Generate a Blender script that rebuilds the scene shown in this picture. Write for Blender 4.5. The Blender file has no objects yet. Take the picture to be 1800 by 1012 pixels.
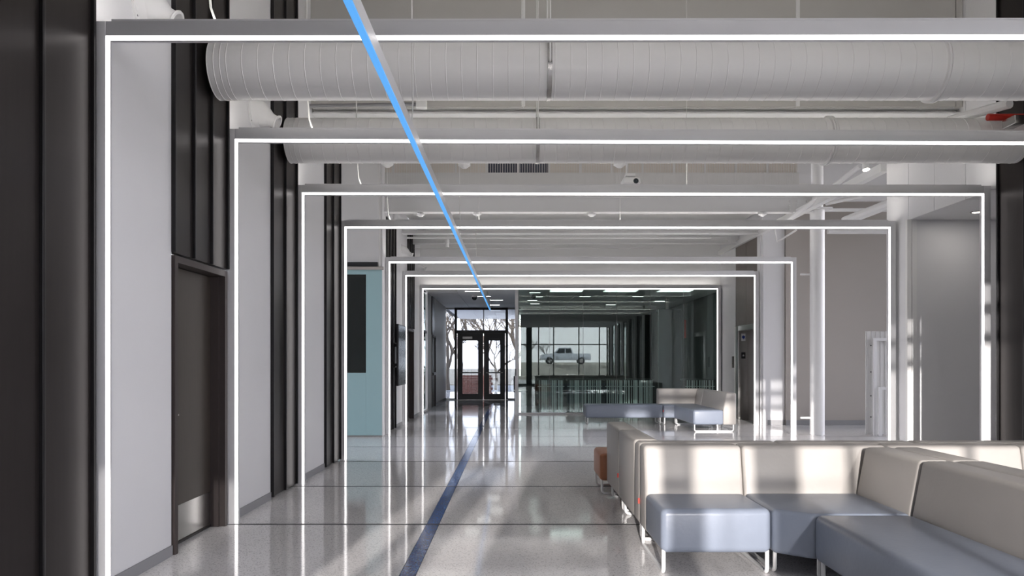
import bpy, bmesh, math, random
from mathutils import Vector, Matrix
random.seed(7)
scene = bpy.context.scene
C = scene.collection
PI = math.pi
# ---------------------------------------------------------------- camera
F = 1300.0; VX = 903.0; VY = 635.0; EYE = 1.4      # focal length and vanishing point in 1800x1012 pixels
cam = bpy.data.cameras.new('camera'); camo = bpy.data.objects.new('camera', cam); C.objects.link(camo)
cam.sensor_width = 36.0; cam.lens = F / 1800 * 36.0
cam.shift_x = -(VX - 900) / 1800; cam.shift_y = (VY - 506) / 1800
cam.clip_start = 0.05; cam.clip_end = 500
camo.location = (0, 0, EYE); camo.rotation_euler = (PI / 2, 0, 0)
scene.camera = camo
# ---------------------------------------------------------------- world and light
scene.view_settings.view_transform = 'Standard'; scene.view_settings.look = 'None'
scene.view_settings.exposure = 1.0; scene.view_settings.gamma = 1.0
scene.view_settings.use_curve_mapping = False
SUN_TAN_AZ = 0.11; SUN_TAN_EL = 0.165
SUN_STRENGTH = 5.8; SKY_STRENGTH = 4.0
LED_STRENGTH = 1.5; FILL_STRENGTH = 9.0
scene.cycles.max_bounces = 10; scene.cycles.diffuse_bounces = 6; scene.cycles.glossy_bounces = 5
scene.cycles.transmission_bounces = 6; scene.cycles.transparent_max_bounces = 16
scene.cycles.caustics_reflective = False; scene.cycles.caustics_refractive = False
scene.cycles.sample_clamp_indirect = 6.0
scene.cycles.use_denoising = True
w = bpy.data.worlds.new('world'); scene.world = w; w.use_nodes = True
nt = w.node_tree; nt.nodes.clear()
tc = nt.nodes.new('ShaderNodeTexCoord'); sp = nt.nodes.new('ShaderNodeSeparateXYZ')
rp = nt.nodes.new('ShaderNodeValToRGB'); bg = nt.nodes.new('ShaderNodeBackground'); wo = nt.nodes.new('ShaderNodeOutputWorld')
nt.links.new(tc.outputs['Generated'], sp.inputs[0]); nt.links.new(sp.outputs['Z'], rp.inputs[0])
rp.color_ramp.elements[0].position = 0.0; rp.color_ramp.elements[0].color = (0.99, 0.97, 1.0, 1)
rp.color_ramp.elements[1].position = 0.6; rp.color_ramp.elements[1].color = (0.80, 0.85, 1.0, 1)
nt.links.new(rp.outputs[0], bg.inputs[0]); bg.inputs[1].default_value = SKY_STRENGTH
nt.links.new(bg.outputs[0], wo.inputs[0])
sun = bpy.data.lights.new('sun', 'SUN'); sun.energy = SUN_STRENGTH; sun.angle = math.radians(0.6); sun.color = (1.0, 0.95, 0.88)
suno = bpy.data.objects.new('sun', sun); C.objects.link(suno)
suno.rotation_euler = Vector((SUN_TAN_AZ, 1.0, -SUN_TAN_EL)).to_track_quat('-Z', 'Y').to_euler()
suno.location = (-2, -12, 6)
# added weaker second sun, standing in for reflected sunlight that crosses the floor
sun2 = bpy.data.lights.new('sun_glint', 'SUN'); sun2.energy = SUN_STRENGTH * 0.22; sun2.angle = math.radians(0.7); sun2.color = (1.0, 0.96, 0.90)
sun2o = bpy.data.objects.new('sun_glint', sun2); C.objects.link(sun2o); sun2o.location = (3, -12, 6)
sun2o.rotation_euler = Vector((-0.105, 1.0, -0.20)).to_track_quat('-Z', 'Y').to_euler()

def area_light(name, loc, size, energy, rot=(0, 0, 0), color=(1, 1, 1), portal=False):
    l = bpy.data.lights.new(name, 'AREA'); l.shape = 'RECTANGLE'; l.size, l.size_y = size; l.energy = energy; l.color = color
    o = bpy.data.objects.new(name, l); C.objects.link(o); o.location = loc; o.rotation_euler = rot
    if portal: l.cycles.is_portal = True
    return o
YB = -4.0                                         # glazed wall behind the viewpoint
area_light('daylight_portal', (1.5, YB + 0.12, 2.4), (8.4, 4.6), 1, (PI / 2, 0, 0), portal=True)
area_light('daylight_portal', (5.9, 0.15, 2.4), (7.6, 4.6), 1, (PI / 2, 0, PI / 2), portal=True)
area_light('daylight_portal', (9.45, 13.5, 2.9), (5.3, 5.2), 1, (PI / 2, 0, PI / 2), portal=True)
area_light('daylight_portal', (-5.95, 12.15, 2.9), (2.9, 5.2), 1, (PI / 2, 0, -PI / 2), portal=True)

# ---------------------------------------------------------------- materials
MATS = {}
def nodes_of(name):
    m = bpy.data.materials.new(name); m.use_nodes = True
    n = m.node_tree.nodes; return m, n, m.node_tree.links, n['Principled BSDF']
def mat(name, col, rough=0.5, metal=0.0, var=0.06, scale=6.0, bump=0.0, bscale=60.0, stretch=(1, 1, 1), spec=0.5, coat=0.0, emit=None, estr=0.0):
    m, n, L, p = nodes_of(name)
    p.inputs['Roughness'].default_value = rough; p.inputs['Metallic'].default_value = metal
    p.inputs['Specular IOR Level'].default_value = spec; p.inputs['Coat Weight'].default_value = coat
    t = n.new('ShaderNodeTexCoord'); mp = n.new('ShaderNodeMapping'); mp.inputs['Scale'].default_value = stretch
    L.new(t.outputs['Object'], mp.inputs[0])
    nz = n.new('ShaderNodeTexNoise'); nz.inputs['Scale'].default_value = scale; nz.inputs['Detail'].default_value = 4
    L.new(mp.outputs[0], nz.inputs[0])
    mx = n.new('ShaderNodeMix'); mx.data_type = 'RGBA'
    mx.inputs[6].default_value = tuple(max(0, c * (1 - var)) for c in col) + (1,)
    mx.inputs[7].default_value = tuple(min(1, c * (1 + var)) for c in col) + (1,)
    L.new(nz.outputs[0], mx.inputs[0]); L.new(mx.outputs[2], p.inputs['Base Color'])
    if bump:
        n2 = n.new('ShaderNodeTexNoise'); n2.inputs['Scale'].default_value = bscale; n2.inputs['Detail'].default_value = 3
        L.new(mp.outputs[0], n2.inputs[0])
        b = n.new('ShaderNodeBump'); b.inputs['Strength'].default_value = bump; b.inputs['Distance'].default_value = 0.01
        L.new(n2.outputs[0], b.inputs['Height']); L.new(b.outputs[0], p.inputs['Normal'])
    if emit:
        p.inputs['Emission Color'].default_value = emit + (1,); p.inputs['Emission Strength'].default_value = estr
    MATS[name] = m; return m
mat('white_wall', (0.72, 0.72, 0.73), 0.45, var=0.02, scale=2)
mat('white_paint', (0.78, 0.78, 0.775), 0.4, var=0.02, scale=3)
mat('taupe_wall', (0.40, 0.37, 0.34), 0.5, var=0.02, scale=2)
mat('grey_wall', (0.58, 0.575, 0.565), 0.5, var=0.02, scale=2)
mat('ceiling_paint', (0.76, 0.755, 0.74), 0.5, var=0.03, scale=2)
mat('baseboard_grey', (0.26, 0.26, 0.27), 0.5, var=0.03)
mat('frame_aluminium', (0.68, 0.68, 0.69), 0.35, 0.15, var=0.03, scale=4)
mat('duct_white', (0.76, 0.755, 0.745), 0.32, var=0.03, scale=3, bump=0.06, bscale=5)
mat('dark_metal', (0.032, 0.027, 0.026), 0.33, 0.55, var=0.14, scale=5, stretch=(6, 6, 0.4), spec=0.35)
mat('dark_seam', (0.020, 0.019, 0.020), 0.35, 0.6, var=0.1)
mat('door_wood', (0.050, 0.041, 0.034), 0.45, spec=0.3, var=0.22, scale=10, stretch=(8, 8, 0.35))
mat('door_frame_paint', (0.050, 0.040, 0.038), 0.45, spec=0.3, var=0.05)
mat('steel', (0.45, 0.44, 0.43), 0.25, 1.0, var=0.06, scale=8, stretch=(1, 1, 8))
mat('elevator_steel', (0.42, 0.41, 0.40), 0.28, 1.0, var=0.08, scale=5, stretch=(1, 1, 12))
mat('brown_panel', (0.19, 0.165, 0.15), 0.5, 0.2, var=0.06, scale=4)
mat('seat_leather', (0.205, 0.235, 0.295), 0.36, var=0.06, scale=9, bump=0.10, bscale=35, spec=0.5)
mat('back_leather', (0.375, 0.355, 0.335), 0.45, var=0.04, scale=7, bump=0.08, bscale=30)
mat('orange_leather', (0.36, 0.14, 0.065), 0.42, var=0.06, scale=9, bump=0.08, bscale=35)
mat('white_leg', (0.78, 0.78, 0.78), 0.3, var=0.01)
mat('red_tag', (0.75, 0.06, 0.04), 0.6, var=0.05)
mat('black_plastic', (0.012, 0.012, 0.014), 0.35, var=0.1)
mat('screen_glass', (0.012, 0.018, 0.022), 0.18, var=0.1)
mat('door_bronze', (0.030, 0.030, 0.030), 0.35, 0.5, var=0.1)
mat('pole_pink', (0.55, 0.45, 0.42), 0.4, 0.3, var=0.05)
mat('sign_blue', (0.02, 0.05, 0.30), 0.5, var=0.02)
mat('sign_white', (0.8, 0.8, 0.8), 0.5, var=0.02)
mat('teal_glass', (0.33, 0.50, 0.52), 0.28, var=0.03, scale=1.5, coat=0.3)
mat('perforated', (0.50, 0.50, 0.48), 0.6, var=0.05, scale=30)
mat('cafe_dark', (0.10, 0.105, 0.105), 0.6, var=0.08)
mat('fascia_grey', (0.50, 0.49, 0.47), 0.5, var=0.02, scale=2)
mat('cafe_wall', (0.11, 0.118, 0.116), 0.6, var=0.05)
mat('table_top', (0.05, 0.05, 0.05), 0.3, var=0.1)
mat('slat_white', (0.85, 0.90, 0.88), 0.3, var=0.02)
mat('bark', (0.10, 0.075, 0.055), 0.8, var=0.25, scale=12)
mat('asphalt', (0.17, 0.17, 0.17), 0.85, var=0.12, scale=3)
mat('dry_grass', (0.19, 0.165, 0.12), 0.9, var=0.25, scale=1.2)
mat('brick_red', (0.22, 0.09, 0.065), 0.8, var=0.15, scale=8)
mat('truck_paint', (0.70, 0.72, 0.76), 0.25, var=0.02, coat=0.5)
mat('tyre', (0.015, 0.015, 0.015), 0.8, var=0.1)
mat('car_glass', (0.02, 0.025, 0.03), 0.05, var=0.05)
mat('divider', (0.035, 0.035, 0.038), 0.5, spec=0.25, var=0.1)
mat('polycarbonate_beige', (0.66, 0.61, 0.55), 0.45, var=0.05, scale=4)
mat('polycarbonate_grey', (0.66, 0.655, 0.64), 0.45, var=0.05, scale=4)
mat('dark_window', (0.07, 0.075, 0.10), 0.2, var=0.1)
mat('cable_white', (0.72, 0.72, 0.70), 0.5, var=0.02)
mat('pipe_red', (0.45, 0.03, 0.02), 0.4, var=0.05)
mat('stone', (0.34, 0.28, 0.22), 0.9, var=0.3, scale=10)

def emit_mat(name, col, strength):
    m, n, L, p = nodes_of(name)
    p.inputs['Base Color'].default_value = (0.8, 0.8, 0.8, 1); p.inputs['Roughness'].default_value = 0.5
    p.inputs['Emission Color'].default_value = col + (1,); p.inputs['Emission Strength'].default_value = strength
    MATS[name] = m
emit_mat('led_white', (1.0, 0.96, 0.95), LED_STRENGTH)
emit_mat('led_indirect', (1.0, 0.95, 0.90), FILL_STRENGTH)  # fill emission for the uplights added on the portal tops
emit_mat('led_blue', (0.11, 0.45, 1.0), 0.46); MATS['led_blue'].node_tree.nodes['Principled BSDF'].inputs['Base Color'].default_value = (0.02, 0.05, 0.12, 1)
emit_mat('lamp_warm', (1.0, 0.93, 0.82), 12.0)
emit_mat('lamp_panel', (0.97, 1.0, 0.97), 3.5)
emit_mat('lamp_troffer', (0.95, 1.0, 0.97), 2.6)
emit_mat('exit_green', (0.1, 0.8, 0.35), 1.0)
emit_mat('button_lit', (0.9, 0.95, 1.0), 1.5)

def glass_mat(name, tint, refl, extra=0.0):
    m, n, L, p = nodes_of(name); n.remove(p)
    tr = n.new('ShaderNodeBsdfTransparent'); tr.inputs[0].default_value = tint + (1,)
    gl = n.new('ShaderNodeBsdfGlossy'); gl.inputs['Roughness'].default_value = 0.0; gl.inputs[0].default_value = (0.92, 1.0, 0.98, 1)
    fr = n.new('ShaderNodeFresnel'); fr.inputs[0].default_value = 1.5
    ad = n.new('ShaderNodeMath'); ad.operation = 'ADD'; ad.use_clamp = True; ad.inputs[1].default_value = refl
    L.new(fr.outputs[0], ad.inputs[0])
    mx = n.new('ShaderNodeMixShader'); L.new(ad.outputs[0], mx.inputs[0]); L.new(tr.outputs[0], mx.inputs[1]); L.new(gl.outputs[0], mx.inputs[2])
    L.new(mx.outputs[0], n['Material Output'].inputs[0]); MATS[name] = m
glass_mat('clear_glass', (0.96, 0.955, 0.965), 0.0)
glass_mat('grey_glass', (0.78, 0.775, 0.785), 0.0)
glass_mat('partition_glass', (0.78, 0.86, 0.84), 0.035)
glass_mat('tinted_glass', (0.55, 0.58, 0.62), 0.03)
glass_mat('smoked_glass', (0.45, 0.45, 0.46), 0.0)
glass_mat('dark_pane', (0.25, 0.27, 0.28), 0.02)

def terrazzo(name, base, lo, hi, rough):
    m, n, L, p = nodes_of(name)
    t = n.new('ShaderNodeTexCoord')
    v = n.new('ShaderNodeTexVoronoi'); v.inputs['Scale'].default_value = 130; L.new(t.outputs['Object'], v.inputs[0])
    cr = n.new('ShaderNodeValToRGB'); cr.color_ramp.interpolation = 'CONSTANT'
    e = cr.color_ramp.elements; e[0].position = 0; e[0].color = lo + (1,); e[1].position = 0.13; e[1].color = base + (1,)
    x = cr.color_ramp.elements.new(0.80); x.color = hi + (1,)
    sx = n.new('ShaderNodeSeparateColor'); L.new(v.outputs['Color'], sx.inputs[0]); L.new(sx.outputs[0], cr.inputs[0])
    L.new(cr.outputs[0], p.inputs['Base Color'])
    p.inputs['Roughness'].default_value = rough; p.inputs['Specular IOR Level'].default_value = 0.42
    nz = n.new('ShaderNodeTexNoise'); nz.inputs['Scale'].default_value = 1.6; nz.inputs['Detail'].default_value = 1; L.new(t.outputs['Object'], nz.inputs[0])
    b = n.new('ShaderNodeBump'); b.inputs['Strength'].default_value = 0.05; b.inputs['Distance'].default_value = 0.02
    L.new(nz.outputs[0], b.inputs['Height']); L.new(b.outputs[0], p.inputs['Normal'])
    MATS[name] = m
terrazzo('terrazzo', (0.76, 0.745, 0.745), (0.50, 0.49, 0.49), (0.82, 0.80, 0.79), 0.065)
terrazzo('terrazzo_blue', (0.030, 0.075, 0.26), (0.012, 0.03, 0.12), (0.10, 0.24, 0.50), 0.12)

# ---------------------------------------------------------------- mesh helpers
class MB:
    def __init__(s): s.v = []; s.f = []
    def box(s, x0, y0, z0, x1, y1, z1):
        i = len(s.v)
        s.v += [(x0, y0, z0), (x1, y0, z0), (x1, y1, z0), (x0, y1, z0), (x0, y0, z1), (x1, y0, z1), (x1, y1, z1), (x0, y1, z1)]
        s.f += [(i, i + 3, i + 2, i + 1), (i + 4, i + 5, i + 6, i + 7), (i, i + 1, i + 5, i + 4), (i + 1, i + 2, i + 6, i + 5), (i + 2, i + 3, i + 7, i + 6), (i + 3, i, i + 4, i + 7)]
        return s
    def prism(s, pts, axis, a, b):
        """pts: 2-D outline extruded along axis from a to b (x: pts are y,z; y: x,z; z: x,y)"""
        i = len(s.v); n = len(pts)
        def mk(p, t): return {'x': (t, p[0], p[1]), 'y': (p[0], t, p[1]), 'z': (p[0], p[1], t)}[axis]
        s.v += [mk(p, a) for p in pts] + [mk(p, b) for p in pts]
        s.f.append(tuple(range(i, i + n))); s.f.append(tuple(range(i + 2 * n - 1, i + n - 1, -1)))
        for k in range(n):
            j = (k + 1) % n; s.f.append((i + k, i + n + k, i + n + j, i + j))
        return s
    def tube(s, pts, r, n=8, cap=True):
        pts = [Vector(p) for p in pts]; rs = r if isinstance(r, (list, tuple)) else [r] * len(pts)
        i0 = len(s.v); up = None
        for k, p in enumerate(pts):
            d = (pts[min(k + 1, len(pts) - 1)] - pts[max(k - 1, 0)]).normalized()
            if up is None:
                up = Vector((0, 0, 1)) if abs(d.z) < 0.9 else Vector((1, 0, 0))
            a = d.cross(up).normalized(); b = a.cross(d).normalized(); up = b
            for q in range(n):
                t = 2 * PI * q / n; s.v.append(tuple(p + (a * math.cos(t) + b * math.sin(t)) * rs[k]))
        for k in range(len(pts) - 1):
            for q in range(n):
                q2 = (q + 1) % n; o = i0 + k * n
                s.f.append((o + q, o + q2, o + n + q2, o + n + q))
        if cap:
            s.f.append(tuple(i0 + q for q in range(n - 1, -1, -1))); o = i0 + (len(pts) - 1) * n
            s.f.append(tuple(o + q for q in range(n)))
        return s
    def lathe(s, prof, origin, axis, n=32):
        """prof: list of (r, h) along axis vector from origin"""
        ax = Vector(axis).normalized(); up = Vector((0, 0, 1)) if abs(ax.z) < 0.9 else Vector((1, 0, 0))
        a = ax.cross(up).normalized(); b = a.cross(ax).normalized(); o = Vector(origin); i0 = len(s.v)
        for r, h in prof:
            for q in range(n):
                t = 2 * PI * q / n; s.v.append(tuple(o + ax * h + (a * math.cos(t) + b * math.sin(t)) * r))
        for k in range(len(prof) - 1):
            for q in range(n):
                q2 = (q + 1) % n; u = i0 + k * n; s.f.append((u + q, u + q2, u + n + q2, u + n + q))
        return s
    def build(s, name, m, parent=None, bevel=0.0, seg=3, smooth=True, angle=35, loc=None):
        me = bpy.data.meshes.new(name); me.from_pydata(s.v, [], s.f); me.validate()
        bm = bmesh.new(); bm.from_mesh(me); bmesh.ops.recalc_face_normals(bm, faces=bm.faces)
        if bevel: bmesh.ops.bevel(bm, geom=list(bm.edges), offset=bevel, segments=seg, profile=0.5, affect='EDGES', clamp_overlap=True)
        bm.to_mesh(me); bm.free()
        if smooth:
            me.polygons.foreach_set('use_smooth', [True] * len(me.polygons)); me.set_sharp_from_angle(angle=math.radians(angle))
        me.materials.append(MATS[m])
        o = bpy.data.objects.new(name, me); C.objects.link(o)
        if parent: o.parent = parent
        if loc: o.location = loc
        return o
def tag(o, label, cat, group=None):
    o['label'] = label; o['category'] = cat
    if group: o['group'] = group
    return o
def struct(o, label=None):
    o['kind'] = 'structure'
    if label: o['label'] = label
    return o
def thing(name, label, cat, loc=(0, 0, 0), rz=0.0, group=None):
    o = bpy.data.objects.new(name, None); C.objects.link(o); o.location = loc; o.rotation_euler = (0, 0, rz); o.empty_display_size = 0.1
    return tag(o, label, cat, group)
def sroot(name, label, loc=(0, 0, 0)):
    o = bpy.data.objects.new(name, None); C.objects.link(o); o.location = loc; o.empty_display_size = 0.1
    return struct(o, label)
def BX(name, m, x0, y0, z0, x1, y1, z1, parent=None, bevel=0.0):
    return MB().box(x0, y0, z0, x1, y1, z1).build(name, m, parent, bevel)
def PX(px, Y): return (px - VX) * Y / F
def PZ(py, Y): return EYE + (VY - py) * Y / F
def P(px, py, Y): return (PX(px, Y), Y, PZ(py, Y))

LX = -2.47; RX = 5.47                              # faces of the left and right walls
CEIL = 5.9                                         # high ceiling of the near hall
Y1, Y2, Y3, Y4, Y5, Y6, Y7 = 4.34, 6.39, 8.39, 10.5, 14.2, 16.4, 19.4
YG = 19.57                                         # glass partition
YE = 27.0                                          # entrance wall
CZ = 3.36                                          # low ceiling beyond the partition

# ================================================================ FLOOR
fl = struct(MB().box(-7, YB, -0.30, 12.5, 34, -0.03).build('floor', 'divider'), 'polished speckled terrazzo floor with dark divider strips and a blue stripe')
div = [-2.0, 0.2, 2.3, 4.35, 6.36, 8.29, 10.36, 12.13, 13.8, 15.6, 17.2, 18.55, 20.5, 22.6, 24.8]
ys = [YB] + div + [34.0]; SX0, SX1 = -0.748, -0.644
for k in range(len(ys) - 1):
    a, b = ys[k] + 0.026, ys[k + 1] - 0.026
    end = min(b, 24.0)
    if a < 24.0:
        BX('terrazzo_slab', 'terrazzo', -7, a, -0.03, SX0 - 0.004, b, 0, fl)
        BX('terrazzo_slab', 'terrazzo', SX1 + 0.004, a, -0.03, 12.5, b, 0, fl)
        BX('blue_stripe', 'terrazzo_blue', SX0, a, -0.03, SX1, b, 0, fl)['label'] = 'blue terrazzo stripe inlaid in the floor'
    else:
        BX('terrazzo_slab', 'terrazzo', -7, a, -0.03, 12.5, b, 0, fl)
for y in div:
    BX('divider_strip', 'divider', -7, y - 0.026, -0.03, 12.5, y + 0.026, -0.0006, fl)

# ================================================================ LEFT WALL
wl = struct(BX('wall_left', 'white_wall', LX - 0.22, YB, 0, LX - 0.16, 5.34, CEIL), 'white left wall with dark standing seam metal bays')
def wbox(m, y0, y1, z0, z1, name='wall_panel', x=LX, t=0.2):
    return BX(name, m, x - t, y0, z0, x, y1, z1, wl)
def metal_bay(parent, y0, y1, z0, z1, n, side=1, x=LX):
    """standing seam cladding: n flat pans and n+1 raised seams; side +1 faces +X"""
    t = 0.010 * side
    wdt = (y1 - y0) / n
    for k in range(n):
        a, b = y0 + k * wdt + 0.008, y0 + (k + 1) * wdt - 0.008
        BX('metal_pan', 'dark_metal', min(x - 0.05 * side, x + t), a, z0, max(x - 0.05 * side, x + t), b, z1, parent)
    for k in range(n + 1):
        y = y0 + k * wdt; hw = 0.012
        BX('standing_seam', 'dark_seam', min(x - 0.05 * side, x + 0.032 * side), y - hw, z0, max(x - 0.05 * side, x + 0.032 * side), y + hw, z1, parent, 0.003)
for a, b in ((-3.95, -1.85), (-1.66, 0.2), (0.39, 2.25), (2.44, 4.31)):
    metal_bay(wl, a, b, 0.02, CEIL, 4)
wbox('white_wall', 4.36, 5.335, 0, CEIL)
wbox('white_wall', 6.36, 7.51, 0, CEIL)
wbox('white_wall', 8.40, 9.63, 0, CEIL)
wbox('white_wall', 5.33, 6.36, 2.24, CEIL, t=0.2, x=LX - 0.05)
metal_bay(wl, 5.345, 6.34, 2.19, CEIL, 3)
wbox('white_wall', 7.51, 8.40, 0, CEIL, x=LX - 0.05); metal_bay(wl, 7.53, 8.36, 0.02, CEIL, 2)
wbox('white_wall', 9.63, 10.62, 0, CEIL, x=LX - 0.05); metal_bay(wl, 9.65, 10.46, 0.02, CEIL, 2)
wbox('white_wall', 13.90, 14.30, 0, CEIL)
wbox('white_wall', 14.30, 15.42, 0, CEIL, x=LX - 0.05); metal_bay(wl, 14.30, 15.38, 0.02, 4.2, 3)
wbox('white_wall', 15.42, 17.15, 0, CEIL)
wbox('white_wall', 17.15, 18.22, 2.24, CEIL, x=LX - 0.05); metal_bay(wl, 17.16, 18.20, 2.19, 4.6, 3)
wbox('white_wall', 18.22, YG, 0, CEIL)
# base boards
for i, (a, b) in enumerate([(4.42, 5.33), (6.45, 7.50), (8.46, 9.62), (15.44, 16.34), (18.28, 19.34)]):
    o = struct(BX('baseboard_left_%d' % (i + 1), 'baseboard_grey', LX, a, 0, LX + 0.012, b, 0.075))

# ---- doors in the left wall
def side_door(n, y0, y1, label):
    d = sroot('door_%d' % n, label, (LX, y0, 0))
    yy = y1 - y0; x = -0.10
    BX('door_leaf', 'door_wood', x - 0.045, 0.055, 0.012, x, yy - 0.055, 2.115, d)
    BX('kick_plate', 'steel', x, 0.075, 0.03, x + 0.003, yy - 0.08, 0.30, d)
    fj = 'door_frame_paint'
    MB().box(-0.15, 0, 0, 0.02, 0.05, 2.17).build('door_jamb', fj, d)
    MB().box(-0.15, yy - 0.05, 0, 0.02, yy, 2.17).build('door_jamb', fj, d)
    MB().box(-0.10, yy - 0.068, 0, -0.03, yy - 0.05, 2.12).build('door_stop', fj, d)
    MB().box(-0.15, 0.05, 2.12, 0.02, yy - 0.05, 2.17).build('door_head', fj, d)
    MB().box(-0.25, 0, -0.0, -0.16, yy, 2.2).build('backing', fj, d)
    h = BX('lock_plate', 'steel', x, 0.075, 0.90, x + 0.004, 0.115, 1.10, d)
    MB().tube([(x + 0.004, 0.10, 1.0), (x + 0.05, 0.10, 1.0), (x + 0.055, 0.19, 1.0)], 0.009).build('lever_handle', 'steel', d)
    for z in (0.3, 1.06, 1.85):
        MB().tube([(x + 0.004, yy - 0.052, z - 0.05), (x + 0.004, yy - 0.052, z + 0.05)], 0.006).build('hinge', 'steel', d)
    BX('door_bottom_seal', 'dark_seam', x - 0.01, 0.055, 0.004, x + 0.006, yy - 0.055, 0.02, d)
side_door(1, 5.35, 6.33, 'dark wood grain door with steel kick plate beside nearest portals')
side_door(2, 17.17, 18.20, 'narrow dark door beyond the wall screen')

# ---- alcove with frosted glass, left
wa = struct(BX('wall_alcove', 'grey_wall', -6.0, 13.72, 3.16, -2.50, 13.92, CEIL), 'grey wall above the frosted teal glass')
BX('alcove_side', 'grey_wall', -6.2, 10.6, 5.6, -6.0, 13.72, CEIL, wa); BX('alcove_room_side', 'cafe_wall', -6.2, 13.72, 0, -6.0, 15.7, 3.2, wa)
wg = sroot('window_7', 'side glazing of the left alcove', (-6.1, 10.6, 0))  # window added out of view to light the middle portals from the left
for k in range(3):
    BX('mullion', 'door_bronze', -0.06, k * 1.04, 0, 0.06, k * 1.04 + 0.06, 5.6, wg); BX('pane', 'clear_glass', -0.005, k * 1.04 + 0.06, 0.02, 0.005, k * 1.04 + 1.04, 5.6, wg)
BX('alcove_return', 'grey_wall', -6.0, 10.5, 0, LX - 0.22, 10.6, CEIL, wa)
BX('alcove_backing', 'cafe_dark', -6.0, 15.6, 0, LX - 0.3, 15.7, 3.2, wa)
BX('alcove_room_ceiling', 'cafe_wall', -6.0, 13.92, 3.16, LX - 0.3, 15.7, 3.2, wa)
g = sroot('window_1', 'frosted teal glass wall with a clear dark pane', (0, 13.72, 0))
gx0, gx1, cz0, cz1 = PX(590, 13.7), PX(643, 13.7), PZ(655, 13.7), PZ(482, 13.7)
GR = PX(671, 13.7)
BX('frosted_panel', 'teal_glass', gx1, 0, 0.03, GR, 0.016, 3.10, g)
BX('frosted_panel', 'teal_glass', -6.0, 0, 0.03, gx1 - 0.002, 0.016, cz0, g)
BX('frosted_panel', 'teal_glass', -6.0, 0, cz1, gx1 - 0.002, 0.016, 3.10, g)
BX('clear_pane', 'dark_pane', -6.0, 0.003, cz0, gx1 - 0.002, 0.013, cz1, g)
BX('sill_channel', 'steel', -6.0, -0.01, 0, GR, 0.03, 0.03, g)
BX('head_channel', 'taupe_wall', -6.0, -0.02, 3.10, GR + 0.03, 0.03, 3.155, g)
BX('shadow_gap', 'black_plastic', -6.0, -0.03, 3.16, PX(664, 13.7), 0.0, 3.24, g)  # black header strip above the frosted glass
al = tag(BX('ceiling_light', 'lamp_panel', -3.5, 14.5, 3.14, -3.2, 14.65, 3.158), 'small bright fixture glimpsed through the dark pane of the teal glass', 'light')

# ================================================================ VESTIBULE (beyond the partition)
wv = struct(BX('wall_vestibule', 'grey_wall', LX - 0.2, 21.05, 0, LX, 22.25, CZ), 'pale wall of the entrance vestibule')
BX('wall_panel', 'grey_wall', LX - 0.2, 23.28, 0, LX, YE, CZ, wv)
BX('wall_panel', 'grey_wall', LX - 0.2, 22.25, 2.2, LX, 23.28, CZ, wv)
BX('dark_reveal', 'dark_metal', LX - 0.01, 22.2, 2.2, LX + 0.03, 22.75, CZ, wv)
struct(BX('baseboard_vestibule', 'baseboard_grey', LX, 23.3, 0, LX + 0.012, YE, 0.08))
d = sroot('door_3', 'dark side door in the vestibule', (LX, 22.25, 0))
BX('door_leaf', 'door_wood', -0.06, 0.05, 0.01, -0.01, 0.98, 2.14, d)
BX('door_jamb', 'door_frame_paint', -0.15, 0, 0, 0.02, 0.05, 2.19, d); BX('door_jamb', 'door_frame_paint', -0.15, 0.98, 0, 0.02, 1.03, 2.19, d)
BX('door_head', 'door_frame_paint', -0.15, 0.05, 2.14, 0.02, 0.98, 2.19, d)
BX('exit_device', 'black_plastic', -0.01, 0.15, 0.98, 0.05, 0.85, 1.06, d)
wn = sroot('window_2', 'full height glass at the start of the vestibule', (LX, 19.7, 0))
BX('pane', 'clear_glass', -0.02, 0.05, 0.06, -0.01, 1.30, 3.30, wn)
BX('window_frame', 'white_paint', -0.1, 0, 0, 0.02, 0.05, CZ, wn); BX('window_frame', 'white_paint', -0.1, 1.30, 0, 0.02, 1.35, CZ, wn)
BX('window_frame', 'white_paint', -0.1, 0.05, 0, 0.02, 1.30, 0.06, wn); BX('window_rail', 'door_bronze', -0.05, 0.05, 2.2, 0.0, 1.30, 2.26, wn)
# vestibule ceiling with panels
cv = struct(BX('ceiling_vestibule', 'divider', LX - 0.2, YG + 0.05, CZ + 0.03, 9.5, 34, CZ + 0.10), 'low panelled ceiling beyond the glass')
for i in range(14):
    for j in range(5):
        x0 = LX + i * 0.86; y0 = YG + 0.06 + j * 2.9
        BX('ceiling_panel', 'ceiling_paint', x0 + 0.006, y0 + 0.006, CZ, x0 + 0.854, y0 + 2.894, CZ + 0.03, cv)
# entrance wall with double door
we = struct(BX('wall_entrance', 'grey_wall', LX - 0.2, YE, 3.30, 0.25, YE + 0.15, 3.6), 'entrance wall with glazed doors')
d = sroot('door_4', 'dark bronze glazed double entrance door with transom window', (0, YE, 0))
DX0, DX1, DM = PX(799, YE), PX(893, YE), PX(848, YE)
H0 = 2.42
for x0, x1 in ((DX0, DX0 + 0.09), (DX1 - 0.09, DX1)):
    BX('door_jamb', 'door_bronze', x0, -0.02, 0, x1, 0.10, 3.36, d)
BX('door_head', 'door_bronze', DX0 + 0.09, -0.02, H0, DX1 - 0.09, 0.10, H0 + 0.12, d)
BX('transom_head', 'door_bronze', DX0 + 0.09, -0.02, 3.28, DX1 - 0.09, 0.10, 3.36, d)
BX('transom_mullion', 'door_bronze', DM + 0.03, -0.01, H0 + 0.12, DM + 0.06, 0.08, 3.28, d)
BX('transom_pane', 'tinted_glass', DX0 + 0.09, 0.03, H0 + 0.12, DM + 0.03, 0.04, 3.28, d)
BX('transom_pane', 'tinted_glass', DM + 0.06, 0.03, H0 + 0.12, DX1 - 0.09, 0.04, 3.28, d)
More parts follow.
